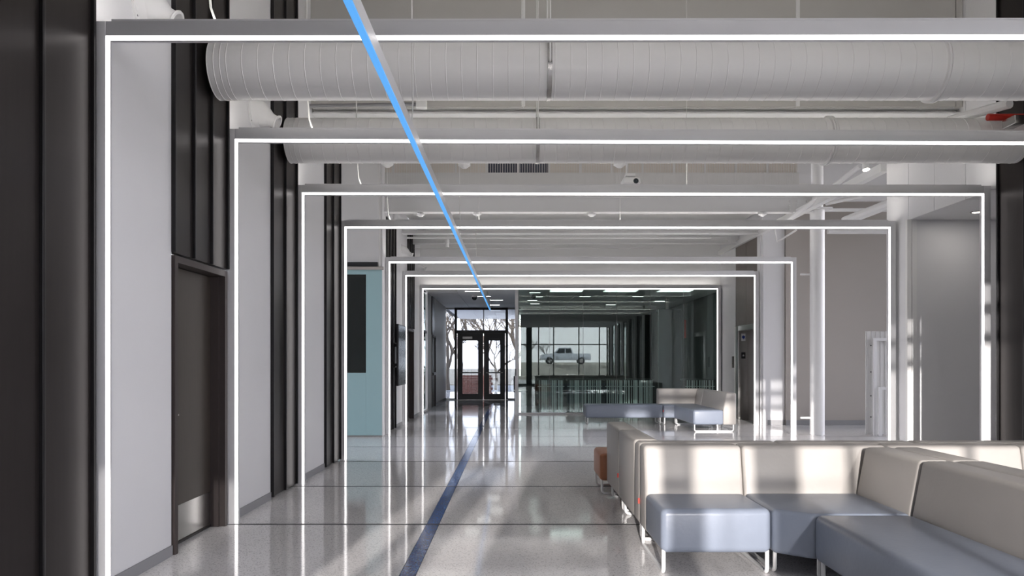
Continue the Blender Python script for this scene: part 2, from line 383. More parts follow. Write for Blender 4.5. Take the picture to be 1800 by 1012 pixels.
def glazed_leaf(x0, x1, hinge_left):
    lf = BX('door_leaf', 'door_bronze', x0, 0.0, 0.01, x0 + 0.19, 0.05, H0, d)
    BX('stile', 'door_bronze', x1 - 0.19, 0.0, 0.01, x1, 0.05, H0, lf)
    BX('bottom_rail', 'door_bronze', x0 + 0.19, 0.0, 0.01, x1 - 0.19, 0.05, 0.22, lf)
    BX('top_rail', 'door_bronze', x0 + 0.19, 0.0, H0 - 0.26, x1 - 0.19, 0.05, H0, lf)
    BX('pane', 'tinted_glass', x0 + 0.19, 0.02, 0.22, x1 - 0.19, 0.03, H0 - 0.26, lf)
    MB().tube([(x0 + 0.08, -0.07, 0.99), (x1 - 0.08, -0.07, 0.99)], 0.022).build('push_bar', 'steel', lf)
    for xx in (x0 + 0.10, x1 - 0.10): BX('bar_bracket', 'door_bronze', xx - 0.025, -0.07, 0.95, xx + 0.025, 0.0, 1.03, lf)
    BX('door_closer', 'steel' if hinge_left else 'black_plastic', x0 + 0.20, -0.06, H0 - 0.20, x0 + 0.55, 0.0, H0 - 0.12, lf)
glazed_leaf(DX0 + 0.10, DM + 0.03, True); glazed_leaf(DM + 0.05, DX1 - 0.10, False)
BX('threshold', 'steel', DX0, -0.05, 0, DX1, 0.10, 0.012, d)
wn = sroot('window_3', 'narrow glass sidelights beside the entrance door', (0, YE, 0))
BX('pane', 'tinted_glass', LX, 0.03, 0.05, DX0, 0.04, CZ, wn)
BX('pane', 'tinted_glass', DX1, 0.03, 0.05, 0.06, 0.04, CZ, wn)
BX('sill', 'white_paint', LX, 0, 0, DX0, 0.08, 0.05, wn); BX('sill', 'white_paint', DX1, 0, 0, 0.06, 0.08, 0.05, wn)

# ================================================================ GLASS PARTITION + CAFE
gp = sroot('window_4', 'tall frameless glass partition of six panes below the last portal', (0, YG, 0))
xs = [PX(p, YG) for p in (911, 966, 1025, 1084, 1143, 1202, 1264)]
for k in range(6):
    BX('pane', 'partition_glass', xs[k] + 0.004, 0.0, 0.04, xs[k + 1] - 0.004, 0.012, 3.30, gp)
for k in range(1, 6): BX('pane_joint', 'baseboard_grey', xs[k] - 0.004, 0.001, 0.04, xs[k] + 0.004, 0.011, 3.30, gp)
BX('floor_channel', 'white_paint', xs[0], -0.03, 0, xs[-1], 0.05, 0.045, gp)
BX('end_post', 'white_paint', xs[0] - 0.085, -0.04, 0, xs[0], 0.06, 3.34, gp)
BX('head_channel', 'white_paint', xs[0], -0.02, 3.30, xs[-1], 0.04, 3.36, gp)
BX('pull_handle', 'black_plastic', xs[0] - 0.075, -0.055, 1.02, xs[0] - 0.055, -0.035, 1.20, gp)
for k in range(7):   # glass between vestibule and cafe
    y0 = 0.09 + k * 1.05
    if YG + y0 + 1.03 < YE: BX('side_pane', 'clear_glass', xs[0] - 0.02, y0, 0.04, xs[0] - 0.01, y0 + 1.03, CZ, gp)
wc = struct(BX('wall_cafe', 'cafe_wall', 0.3, 31.0, 0, 9.5, 31.2, CZ), 'dim far wall of the room behind the glass')
BX('wall_panel', 'cafe_wall', 5.75, YG + 0.1, 0, 5.85, 31, CZ, wc)
BX('wall_panel', 'cafe_dark', 0.06, YE + 0.15, 0, 0.2, 31, CZ, wc)
wb = struct(BX('wall_bulkhead', 'white_paint', LX, YG, 3.36, RX + 0.1, YG + 0.10, 4.75), 'white bulkhead above the last portal')
def downlight(x, y, w, d, lab, grp):
    t = thing('ceiling_light', lab, 'light', (x, y, CZ), 0, grp)
    BX('lens', 'lamp_panel', 0, 0, -0.008, w, d, -0.001, t); BX('trim', 'white_paint', -0.015, -0.015, -0.005, w + 0.015, 0, 0.0, t); BX('trim', 'white_paint', -0.015, d, -0.005, w + 0.015, d + 0.015, 0.0, t)
O4 = ['nearest', 'second', 'third', 'farthest']
for k in range(4): downlight(0.45 + (k % 2) * 0.12, 21.0 + k * 1.35, 0.3, 0.08, '%s downlight of the left row behind the glass partition' % O4[k], 'downlights behind the glass')
for k, (x, y) in enumerate(((2.0, 22.3), (3.6, 22.3), (4.6, 24.0), (3.2, 25.5))):
    downlight(x, y, 0.3, 0.08, ['downlight behind the glass above the second slatted counter', 'downlight behind the glass just left of the pink pole', 'downlight behind the glass just right of the pink pole', 'farthest right hand downlight behind the glass'][k], 'downlights behind the glass')
for k, x in enumerate((1.0, 2.5, 4.0)):  # one louvred light repeated; the extra panels are added to brighten the counters
    t = thing('ceiling_panel_light', '%s square luminous ceiling panel just behind the glass partition' % ['left', 'middle', 'right'][k], 'light', (x, 20.1, CZ), 0, 'luminous panels behind the glass')
    BX('lens', 'lamp_troffer', 0, 0, -0.012, 0.9, 0.6, -0.002, t)
    for y0, y1, x0, x1 in ((-0.02, 0, -0.02, 0.92), (0.6, 0.62, -0.02, 0.92), (0, 0.6, -0.02, 0), (0, 0.6, 0.9, 0.92)): BX('trim', 'white_paint', x0, y0, -0.016, x1, y1, -0.001, t)
    for q in range(4): BX('louver', 'white_paint', 0, 0.115 + q * 0.12, -0.03, 0.9, 0.125 + q * 0.12, -0.012, t)
for k, (x, y) in enumerate(((-1.35, 20.6), (-1.1, 22.2), (-0.75, 23.6), (-0.9, 25.6))):
    downlight(x, y, 0.4, 0.10, '%s downlight in the vestibule ceiling above the entrance path' % O4[k], 'vestibule downlights')
def dome_camera(px, py, Y, label):
    x = PX(px, Y); t = thing('dome_camera', label, 'camera', (x, Y, CZ))
    MB().lathe([(0.001, 0), (0.09, 0), (0.09, -0.05), (0.075, -0.055)], (0, 0, 0), (0, 0, 1), 20).build('housing', 'white_paint', t)
    MB().lathe([(0.075, -0.055), (0.072, -0.09), (0.05, -0.125), (0.02, -0.14), (0.001, -0.142)], (0, 0, 0), (0, 0, 1), 20).build('smoked_dome', 'screen_glass', t)
dome_camera(834, 517, 22.0, 'dome camera on the vestibule ceiling above the entrance door')
dome_camera(938, 522, 21.5, 'dome camera on the ceiling behind the leftmost glass pane')
t = thing('dark_display_panel', 'tall black panel standing behind the right of the glass partition', 'panel', (0, 22.6, 0))
BX('panel_body', 'black_plastic', PX(1158, 22.6), 0, 0, PX(1198, 22.6), 0.35, PZ(543, 22.6), t, 0.02)
BX('panel_edge', 'steel', PX(1157, 22.6) - 0.01, -0.01, 0, PX(1158, 22.6), 0.02, PZ(543, 22.6), t)
BX('side_wing', 'black_plastic', PX(1147, 22.6), 0.1, 0, PX(1157, 22.6), 0.3, PZ(549, 22.6), t)
tag(MB().tube([(PX(1175, 22.6), 22.8, PZ(543, 22.6)), (PX(1175, 22.6), 22.8, CZ)], 0.06, 16).build('ceiling_pole', 'pole_pink'), 'pale pink pole rising from the black panel to the ceiling', 'pole')
tag(BX('red_banner', 'red_tag', PX(1203, 23), 23.0, PZ(594, 23), PX(1206, 23), 23.02, PZ(562, 23)), 'thin red banner hanging beside the tall black panel', 'banner')
def slat_counter(x0, x1, y, label, n):
    t = thing('slatted_counter', label, 'counter', ((x0 + x1) / 2, y, 0), 0, 'slatted counters behind the glass')
    hw = (x1 - x0) / 2
    BX('counter_top', 'table_top', -hw, -0.05, 0.86, hw, 0.65, 0.91, t)
    BX('back_panel', 'table_top', -hw + 0.02, 0.10, 0.05, hw - 0.02, 0.12, 0.86, t)
    BX('rail', 'slat_white', -hw, -0.055, 0.70, hw, -0.035, 0.72, t)
    for k in range(n):
        x = -hw + 0.03 + (2 * hw - 0.06) * (k + 0.5) / n + random.uniform(-0.02, 0.02); r = random.choice((0.008, 0.012, 0.02))
        BX('slat', 'slat_white', x - r, -0.085, 0.0, x + r, -0.055, 0.88, t)
for i, (a, b, n) in enumerate(((945, 992, 13), (997, 1058, 17), (1063, 1150, 22), (1204, 1256, 12))):
    slat_counter(PX(a, 20.5), PX(b, 20.5), 20.5, ['leftmost dark topped counter with white slats behind the glass', 'second dark topped slatted counter from the left behind the glass', 'long slatted counter behind the grey far bench', 'slatted counter behind the glass right of the black panel'][i], n)
for i, px in enumerate((915, 950, 1000, 1040, 1095)):
    Y = 23.4; t = thing('cafe_chair', 'dark chair seen through the glass, number %s from the left' % ['one', 'two', 'three', 'four', 'five'][i], 'chair', (PX(px, Y), Y, 0), 0, 'dark chairs behind the glass')
    BX('seat', 'black_plastic', -0.22, -0.22, 0.43, 0.22, 0.22, 0.47, t, 0.012); BX('backrest', 'black_plastic', -0.22, 0.19, 0.5, 0.22, 0.23, 0.93, t, 0.012)
    for sx in (-0.19, 0.19):
        for sy in (-0.19, 0.19): MB().tube([(sx, sy, 0), (sx, sy, 0.44)], 0.012).build('leg', 'steel', t)

# ================================================================ CEILING, BEAMS
ce = struct(BX('ceiling', 'ceiling_paint', -6.2, YB, CEIL, 12, 19.6, CEIL + 0.1), 'pale high ceiling')
wf = struct(BX('wall_fascia', 'ceiling_paint', -2.47, 9.04, 4.52, 5.47, 9.14, CEIL), 'grey panelled fascia above the ducts')
xj = [-2.47, PX(540, 9), PX(920, 9), PX(1207, 9), PX(1402, 9), PX(1680, 9), 5.47]
for k in range(6):
    if xj[k + 1] - xj[k] > 0.05:
        BX('fascia_panel', 'fascia_grey', xj[k] + 0.006, 9.0, 4.5, xj[k + 1] - 0.006, 9.04, CEIL, wf)
for k in (2, 4): BX('cover_strip', 'white_paint', xj[k] - 0.022, 8.985, 4.5, xj[k] + 0.022, 9.0, CEIL, wf)
def ibeam(name, y, z0, z1, x0, x1, label, bolts=None):
    t = thing(name, label, 'beam', (0, y, 0))
    BX('web', 'white_paint', x0, -0.012, z0 + 0.02, x1, 0.012, z1 - 0.02, t)
    BX('bottom_flange', 'white_paint', x0, -0.10, z0, x1, 0.10, z0 + 0.02, t); BX('top_flange', 'white_paint', x0, -0.10, z1 - 0.02, x1, 0.10, z1, t)
    for bx in (bolts or []):
        for j in range(3): MB().lathe([(0.001, -0.02), (0.022, -0.02), (0.022, 0.0)], (bx, -0.013, z0 + 0.07 + j * 0.075), (0, 1, 0), 6).build('bolt', 'white_paint', t)
    return t
t = ibeam('steel_beam', 9.15, 4.43, 4.52, LX, RX, 'white steel beam above the second round duct')
sf = tag(BX('soffit_panel', 'perforated', LX + 0.01, 9.26, 4.50, RX - 0.01, 10.36, 4.54), 'perforated soffit strip above the second round duct', 'soffit')
for k in range(9):
    BX('soffit_joint', 'divider', LX + 0.3 + k * 0.83, 9.27, 4.494, LX + 0.315 + k * 0.83, 10.35, 4.50, sf)
bx = [PX(p, 14.1) for p in (1392, 1405, 1422)]
ibeam('steel_beam', 14.2, 4.25, 4.56, LX, 5.72, 'deep white bolted beam meeting the round column', bx)
ibeam('steel_beam', 16.4, 4.22, 4.32, LX, RX, 'white steel beam above the fifth portal')
ibeam('steel_beam', 18.0, 4.26, 4.46, LX, RX, 'white steel beam nearest the bulkhead', [5.2, 5.3])
# clerestory polycarbonate strip above the deep beam
wk = sroot('window_5', 'ribbed translucent clerestory strip above the deep beam', (0, 14.22, 0))
n = 19
for k in range(n):
    x0 = -5.9 + k * (RX + 5.9) / n; x1 = x0 + (RX + 5.9) / n
    dark = 866 < (VX + (x0 + x1) / 2 * F / 14.2) < 990
    BX('clerestory_panel', 'dark_window' if dark else 'polycarbonate_beige', x0 + 0.02, 0, 5.02, x1 - 0.02, 0.03, CEIL, wk)
    BX('clerestory_mullion', 'polycarbonate_grey', x0 - 0.02, -0.02, 5.02, x0 + 0.02, 0.04, CEIL, wk)
BX('translucent_band', 'polycarbonate_grey', -5.9, -0.03, 4.57, RX, 0.02, 5.02, wk)
rib = MB()
for k in range(240):
    x = -5.9 + k * (RX + 5.9) / 240; rib.box(x, -0.012 if True else 0, 5.02, x + 0.008, 0.0, CEIL)
    rib.box(x, -0.036, 4.57, x + 0.008, -0.03, 5.02)
o = rib.build('flute', 'polycarbonate_grey', wk, smooth=False); o['kind'] = 'stuff'
# lower ceiling from the deep beam to the bulkhead
struct(BX('ceiling_far', 'ceiling_paint', LX, 14.32, 4.75, RX + 0.2, YG, 4.85), 'pale ceiling between the deep beam and the bulkhead')

# pipes along the ceiling
def pipe(pts, r, label, m='white_paint', name='pipe', cat='pipe', n=10, group=None):
    return tag(MB().tube(pts, r, n).build(name, m), label, cat, group)
pipe([(PX(715, 17.0), 17.0, PZ(418, 17.0)), (PX(1250, 17.0), 17.0, PZ(418, 17.0))], 0.022, 'long thin pipe under the ceiling in front of the bulkhead beam')
pipe([(PX(728, 18.4), 18.4, PZ(437, 18.4)), (PX(1148, 18.4), 18.4, PZ(435, 18.4))], 0.02, 'lower thin sprinkler pipe in front of the bulkhead')
pipe([(PX(524, 8.9), 8.9, PZ(186, 8.9)), (PX(736, 8.9), 8.9, PZ(183, 8.9))], 0.02, 'grey conduit above the left end of the second duct', 'baseboard_grey')
BXO = tag(BX('junction_box', 'white_paint', PX(732, 8.9), 8.85, PZ(190, 8.9), PX(750, 8.9), 8.95, PZ(176, 8.9)), 'small junction box on the conduit beside the blue light bar', 'box')
pipe([P(1455, 407, 15.6), (9.5, 15.6, PZ(407, 15.6))], 0.05, 'thick pipe across the taupe wall behind the round column')

# ================================================================ RIGHT SIDE
wr = struct(BX('wall_right', 'dark_seam', RX + 0.05, 4.2, 0, RX + 0.25, 8.36, CEIL), 'right wall with dark standing seam cladding and a pale upper part')
for a, b, k in ((4.45, 6.35, 4), (6.60, 8.33, 4)):
    metal_bay(wr, a, b, 0.02, CEIL, k, -1, RX)
# glazing added to the out-of-view right wall to let in fill daylight
wg = sroot('window_6', 'tall side glazing beside the viewpoint', (RX, YB, 0))
BX('header', 'white_wall', 0.05, 0, 4.75, 0.25, 8.2, CEIL, wg); BX('sill', 'door_bronze', 0.05, 0, 0, 0.2, 8.2, 0.1, wg)
for k in range(7): BX('mullion', 'door_bronze', 0.05, k * 1.36, 0.1, 0.17, k * 1.36 + 0.06, 4.75, wg)
for k in range(6): BX('pane', 'clear_glass', 0.10, k * 1.36 + 0.06, 0.1, 0.11, k * 1.36 + 1.36, 4.75, wg)
# pale upper wall over the recess with panel joints
yj = [8.36, PX(0, 1) * 0 + 8.95, 9.62, 10.25, 10.85]
for k in range(4):
    BX('upper_panel', 'white_wall', RX, yj[k] + 0.004, CZ, RX + 0.2, yj[k + 1] - 0.004, CEIL, wr)
BX('recess_soffit', 'white_wall', RX + 0.2, 8.36, CZ, 9.5, 10.40, CZ + 0.1, wr)
BX('recess_wall', 'white_wall', RX + 0.06, 10.25, 0, 9.5, 10.40, CZ, wr)
BX('recess_end', 'white_wall', 7.4, 8.3, 0, 7.5, 10.25, CZ, wr); BX('upper_end', 'white_wall', 9.5, 8.3, 0, 9.6, 10.85, CEIL, wr); BX('lintel', 'grey_wall', 9.5, 10.85, 5.6, 9.6, 16.6, CEIL, wr)
wg = sroot('window_8', 'side glazing of the open area at right', (9.55, 10.85, 0))  # window added out of view to bring daylight into the far hall
for k in range(5):
    BX('mullion', 'door_bronze', -0.06, k * 1.08, 0, 0.06, k * 1.08 + 0.06, 5.6, wg); BX('pane', 'clear_glass', -0.005, k * 1.08 + 0.06, 0.02, 0.005, k * 1.08 + 1.08, 5.6, wg)
BX('recess_near_wall', 'white_wall', RX + 0.25, 8.2, 0, 9.6, 8.3, CEIL, wr)
BX('pier', 'white_wall', RX, 10.27, 0, RX + 0.06, 10.85, CZ, wr)
BX('pier', 'white_wall', RX + 0.06, 10.40, 0, RX + 0.2, 10.85, CZ, wr)
BX('pier_trim', 'white_paint', RX - 0.03, 10.22, 0, RX + 0.03, 10.27, CZ, wr); BX('pier_trim', 'white_paint', RX + 0.036, 10.22, 0, RX + 0.10, 10.25, CZ, wr)
BX('upper_back', 'white_wall', RX + 0.06, 15.0, 4.66, 9.5, 15.1, CEIL, wr)
BX('upper_infill', 'white_wall', RX + 0.2, 10.4, CZ + 0.1, RX + 0.3, 10.85, CEIL, wr)
t = thing('recess_downlight', 'small round downlight in the recess soffit beside the third portal', 'light', (PX(1716, 9.7), 9.7, CZ))
MB().lathe([(0.05, 0.0), (0.07, 0.0), (0.07, -0.010), (0.05, -0.010)], (0, 0, 0), (0, 0, 1), 24).build('trim', 'steel', t)
MB().lathe([(0.001, -0.004), (0.05, -0.004)], (0, 0, 0), (0, 0, 1), 24).build('lens', 'lamp_warm', t)
l = area_light('recess_lamp', (0, 0, -0.02), (0.08, 0.08), 1.2, color=(1.0, 0.95, 0.9)); l.parent = t
# back wall of the open area at right
wt = struct(BX('wall_back_right', 'taupe_wall', 5.98, 16.25, 0, 9.5, 16.4, CEIL), 'plain taupe wall behind the round column')
struct(BX('baseboard_right', 'baseboard_grey', 5.98, 16.235, 0, 9.5, 16.25, 0.11))
wp = struct(BX('wall_pier', 'white_wall', RX, 16.42, 0, 5.98, 16.62, CEIL), 'white pier beside the elevator')
BX('wall_panel', 'white_wall', 5.5, 16.30, 0, 5.97, 16.42, CEIL, wp)
struct(BX('baseboard_pier', 'baseboard_grey', 5.6, 16.285, 0, 5.97, 16.30, 0.11))
BX('upper_wall', 'white_wall', RX, 16.62, 4.22, RX + 0.2, YG, CEIL, wp)
BX('upper_rail', 'white_paint', RX - 0.06, 10.9, 4.20, RX + 0.06, YG, 4.32, wp)
# elevator wall
ew = struct(BX('wall_elevator', 'white_wall', RX, 18.25, 0, RX + 0.2, YG, 4.22), 'white wall beside the elevator door')
for a, b in ((16.62, 17.44), (17.45, 18.24)):
    BX('brown_panel', 'brown_panel', RX + 0.01, a, 2.26, RX + 0.2, b, 4.21, ew)
BX('brown_panel', 'brown_panel', RX + 0.01, 16.62, 0, RX + 0.2, 16.70, 2.26, ew)
ev = sroot('door_5', 'stainless steel elevator door with signs on its frame', (RX, 16.70, 0))
BX('frame_jamb', 'elevator_steel', -0.03, 1.24, 0, 0.26, 1.55, 2.26, ev, 0.006); BX('frame_jamb', 'elevator_steel', -0.03, 0, 0, 0.26, 0.10, 2.26, ev, 0.006)
BX('frame_head', 'elevator_steel', -0.03, 0.10, 2.14, 0.26, 1.24, 2.26, ev, 0.006)
BX('door_panel', 'elevator_steel', 0.21, 0.10, 0.01, 0.24, 0.665, 2.14, ev); BX('door_panel', 'elevator_steel', 0.21, 0.675, 0.01, 0.24, 1.24, 2.14, ev)
BX('sill', 'steel', -0.02, 0.10, 0, 0.26, 1.24, 0.01, ev)
sg = BX('emblem_plate', 'sign_white', 0.05, 1.232, PZ(599, 17.94), 0.15, 1.24, PZ(586, 17.94), ev)
em = MB()
for k in range(3):
    a = k * PI / 3; cx, cz = 0.10, PZ(592.5, 17.94); L_, w_ = 0.042, 0.012
    dx, dz = math.sin(a), math.cos(a); nx, nz = dz, -dx
    em.prism([(cx + dx * L_ + nx * w_, cz + dz * L_ + nz * w_), (cx + dx * L_ - nx * w_, cz + dz * L_ - nz * w_), (cx - dx * L_ - nx * w_, cz - dz * L_ - nz * w_), (cx - dx * L_ + nx * w_, cz - dz * L_ + nz * w_)], 'y', 1.2300 - k * 0.0002, 1.2325)
em.build('six_bar_star', 'sign_blue', ev, smooth=False)
BX('floor_plate', 'black_plastic', 0.05, 1.232, PZ(630, 17.94), 0.15, 1.24, PZ(619, 17.94), ev)
st = []
for k in range(10):
    r = 0.034 if k % 2 == 0 else 0.014; a = PI / 2 + k * PI / 5; st.append((0.10 + r * math.cos(a), PZ(624.5, 17.94) + r * math.sin(a)))
MB().prism(st, 'y', 1.2295, 1.2325).build('star', 'sign_white', ev, smooth=False)
cb = tag(BX('call_button_plate', 'door_frame_paint', RX - 0.012, 18.36, PZ(646, 18.4), RX, 18.50, PZ(626, 18.4)), 'small dark call button plate on white wall beside elevator', 'button')
MB().lathe([(0.001, -0.006), (0.02, -0.006), (0.02, 0)], (RX - 0.012, 18.43, 1.42), (1, 0, 0), 14).build('button', 'steel', cb)
MB().lathe([(0.001, -0.006), (0.02, -0.006), (0.02, 0)], (RX - 0.012, 18.43, 1.35), (1, 0, 0), 14).build('button', 'steel', cb)
# round column with ties to the fifth portal
cx = PX(1436.5, 14.2)
t = thing('round_column', 'white round steel column right of the fifth portal', 'column', (cx, 14.2, 0))
MB().lathe([(0.001, 0), (0.133, 0), (0.133, 4.30), (0.001, 4.30)], (0, 0, 0), (0, 0, 1), 40).build('shaft', 'white_paint', t)
BX('cap_plate', 'white_paint', -0.30, -0.18, 4.30, 0.22, 0.18, 4.33, t)
MB().lathe([(0.11, 4.33), (0.11, CEIL)], (0, 0, 0), (0, 0, 1), 24).build('upper_shaft', 'white_paint', t)
for py in (482, 734): MB().tube([(PX(1407, 14.2) - cx, 0, PZ(py, 14.2)), (-0.12, 0, PZ(py, 14.2))], 0.02).build('tie_rod', 'white_paint', t)
# trusswork at upper right
for (a, b, r, lab) in (((1388, 385, 14.0), (1512, 292, 12.2), 0.045, 'diagonal white truss brace left of the spotlight'), ((1436, 360, 14.0), (1566, 288, 11.9), 0.045, 'diagonal white truss brace under the spotlight'),
                       ((1452, 358, 14.0), (1580, 330, 13.0), 0.035, 'shallow white brace right of the column head'), ((1484, 389, 13.6), (1590, 348, 12.6), 0.085, 'thick white diagonal pipe right of the column head'),
                       ((1450, 369, 14.3), (1620, 369, 14.3), 0.035, 'horizontal white bar right of the column head'), ((1368, 424, 15.5), (1400, 404, 15.0), 0.02, 'short thin diagonal brace beside the white pier'), ((1362, 403, 15.5), (1366, 425, 15.5), 0.015, 'short upright strut beside the white pier')):
    pipe([P(*a), P(*b)], r, lab, name='truss_brace', cat='brace')
t = thing('spotlight', 'small lit spotlight hanging below the second duct at right', 'light', P(1521, 288, 11.0))
MB().lathe([(0.04, 0.05), (0.045, 0.0), (0.05, -0.10)], (0, 0, 0), (0, 0.3, 1), 20).build('can', 'white_paint', t)
MB().lathe([(0.001, -0.095), (0.047, -0.095)], (0, 0, 0), (0, 0.3, 1), 20).build('lens', 'lamp_warm', t)
MB().tube([(0, 0, 0.03), (0, 0, CEIL - PZ(288, 11.0))], 0.01).build('stem', 'white_paint', t)
# polycarbonate partition with white tube frames
t = thing('polycarbonate_screen', 'ribbed translucent screen with white tube frames in front of taupe wall', 'screen', (PX(1522, 14.0), 14.0, 0))
BX('ribbed_sheet', 'polycarbonate_grey', 0, 0, 0.02, 1.2, 0.02, 1.97, t)
for k in range(14): BX('flute', 'polycarbonate_grey', 0.02 + k * 0.085, -0.008, 0.02, 0.03 + k * 0.085, 0, 1.97, t)
fx = PX(1533, 14) - PX(1522, 14)
BX('frame_upright', 'white_leg', fx, -0.08, 0, fx + 0.05, -0.03, 1.84, t); BX('frame_rail', 'white_leg', fx + 0.05, -0.08, 1.79, 1.2, -0.03, 1.84, t)
BX('frame_upright', 'white_leg', fx + 0.07, -0.15, 0, fx + 0.12, -0.10, 0.92, t); BX('frame_rail', 'white_leg', fx + 0.12, -0.15, 0.87, 1.2, -0.10, 0.92, t)
for z in (0.35, 0.75, 1.2, 1.7): MB().lathe([(0.001, -0.012), (0.012, -0.012), (0.012, 0)], (fx - 0.03, -0.008, z), (0, 1, 0), 8).build('bolt', 'black_plastic', t)
# pipe, valve and emergency fixture at the right edge above the second duct
pipe([P(1668, 212, 8.3), P(1775, 182, 7.6)], 0.05, 'diagonal white pipe at the right end of the second duct')
tag(BX('emergency_light', 'steel', PX(1772, 7.4), 7.3, PZ(222, 7.4), PX(1793, 7.4), 7.5, PZ(207, 7.4), None, 0.01), 'small grey box fixture above the right end of the second duct', 'light')
pipe([P(1736, 206, 7.6), (RX + 0.02, 7.6, PZ(206, 7.6))], 0.035, 'short red pipe fitting at the dark right wall', 'pipe_red')

# ================================================================ PORTALS
IL, IR, IT, OT = -2.366, 5.325, 3.28, 3.40
FW = 0.075; SW = 0.034; FD = 0.085; LP = 0.005; LD = 0.022
portal_labels = {Y1: 'nearest light portal frame, its right post outside the picture', Y2: 'second light portal frame, just beyond the nearest door', Y3: 'third light portal frame, beside the dark cladding at right',
                 Y4: 'fourth light portal frame, in front of the teal glass', Y5: 'fifth light portal frame, tied to the round column', Y6: 'sixth light portal frame, beside the elevator', Y7: 'farthest light portal frame, around the glass partition'}
def portal(y, skew, label):
    t = thing('light_portal', label, 'light frame', (0, y, 0), skew, 'white light portals along the hall')
    x0, x1 = LX + 0.004, IR + SW + FW; A = 'frame_aluminium'
    BX('post', A, x0, 0, 0, IL - SW, FD, OT, t, 0.003); BX('post', A, IR + SW, 0, 0, x1, FD, OT, t, 0.003)
    BX('top_beam', A, IL - SW, 0, IT + SW, IR + SW, FD, OT, t, 0.003)
    BX('light_strip', 'led_white', IL - SW, 0.002, 0.006, IL - LP, 0.012, IT + SW, t); BX('light_strip', 'led_white', IR + LP, 0.002, 0.006, IR + SW, 0.012, IT + SW, t)
    BX('light_strip', 'led_white', IL - LP, 0.002, IT + LP, IR + LP, 0.012, IT + SW, t)
    BX('indirect_strip', 'led_indirect', IL, 0.018 if y < 15 else 0.046, OT, IR, 0.065, OT + 0.003, t)  # added uplight, hidden from below, to brighten ceiling and ducts
    BX('top_lip', A, IL, 0.001, OT, IR, 0.010, OT + 0.012, t)  # added to hide the glowing front edge of the fill strip
    BX('inner_lip', A, IL - LP, 0, 0, IL, LD, IT + LP, t); BX('inner_lip', A, IR, 0, 0, IR + LP, LD, IT + LP, t)
    BX('inner_lip', A, IL, 0, IT, IR, LD, IT + LP, t)
    BX('channel_back', A, IL - SW, 0.014, 0, IL - LP, LD, IT + LP, t); BX('channel_back', A, IR + LP, 0.014, 0, IR + SW, LD, IT + LP, t)
    BX('channel_back', A, IL - SW, 0.014, IT + LP, IR + SW, LD, IT + SW, t)
    return t
for y, sk in ((Y1, -0.003), (Y2, 0.012), (Y3, 0.006), (Y4, 0.003), (Y5, 0.002), (Y6, 0.0), (Y7, 0.0)):
    portal(y, sk, portal_labels[y])
for y, l in ((2.3, 'light portal frame beside the viewpoint, seen only in the glass reflection'), (0.25, 'light portal frame level with the viewpoint, seen only in the glass reflection'), (-1.8, 'rearmost light portal frame, seen only in the glass reflection')):
    portal(y, 0, l)

# blue light bar
YLE = 24.0; zb = EYE + 1.66; k = 1.66 / VY
lx0, lx1 = -301 * k, -285 * k
t = thing('blue_light_bar', 'long suspended blue light bar running down the hall', 'light', (lx1, 1.0, zb))
BX('housing', 'frame_aluminium', lx0 - lx1, 0, 0.010, 0, YLE - 1.0, 0.10, t)
BX('lens', 'led_blue', lx0 - lx1 + 0.001, 0.01, 0, -0.001, YLE - 1.01, 0.010, t)
for px, Y, zt in ((686, 5.55, CEIL), (789, 10.42, CEIL), (846, 15.0, 4.75), (858, 20.8, CZ)):
    MB().tube([(-0.02, Y - 1.0, 0.10), (-0.012, Y - 1.0, 0.30), (-0.02, Y - 1.0, 0.8), (-0.02, Y - 1.0, zt - zb)] if zt > 4 else [(-0.02, Y - 1.0, 0.10), (-0.02, Y - 1.0, zt - zb)], 0.006, 6).build('power_cable', 'cable_white', t)

# hanging cables of the portals
for (px, Y, lab) in ((366, Y1 + 0.05, 'white cable dropping to the nearest portal'), (541, Y2 + 0.05, 'white cable dropping to the second portal'), (628, Y3 + 0.05, 'white cable dropping to the third portal'), (681, Y4 + 0.05, 'white cable dropping to the fourth portal')):
    x = PX(px, Y)
    tag(MB().tube([(x + 0.05, Y, OT), (x + 0.015, Y, OT + 0.10), (x, Y, OT + 0.30), (x - 0.01, Y, OT + 0.9), (x, Y, CEIL)], 0.007, 6).build('power_cable', 'cable_white'), lab, 'cable')
for (px, Y, lab) in ((918, 7.2, 'thin hanger rod in front of the second duct near the middle'), (1207, 8.6, 'thin hanger rod above the second duct right of the middle'), (1090, 10.55, 'thin wire holding the fourth portal near its middle'), (842, 10.55, 'thin wire holding the fourth portal left of the middle')):
    tag(MB().tube([(PX(px, Y), Y, 3.9 if Y < 8 else OT), (PX(px, Y), Y, CEIL)], 0.004 if Y > 8 else 0.012, 6).build('hanger_rod', 'cable_white'), lab, 'rod')

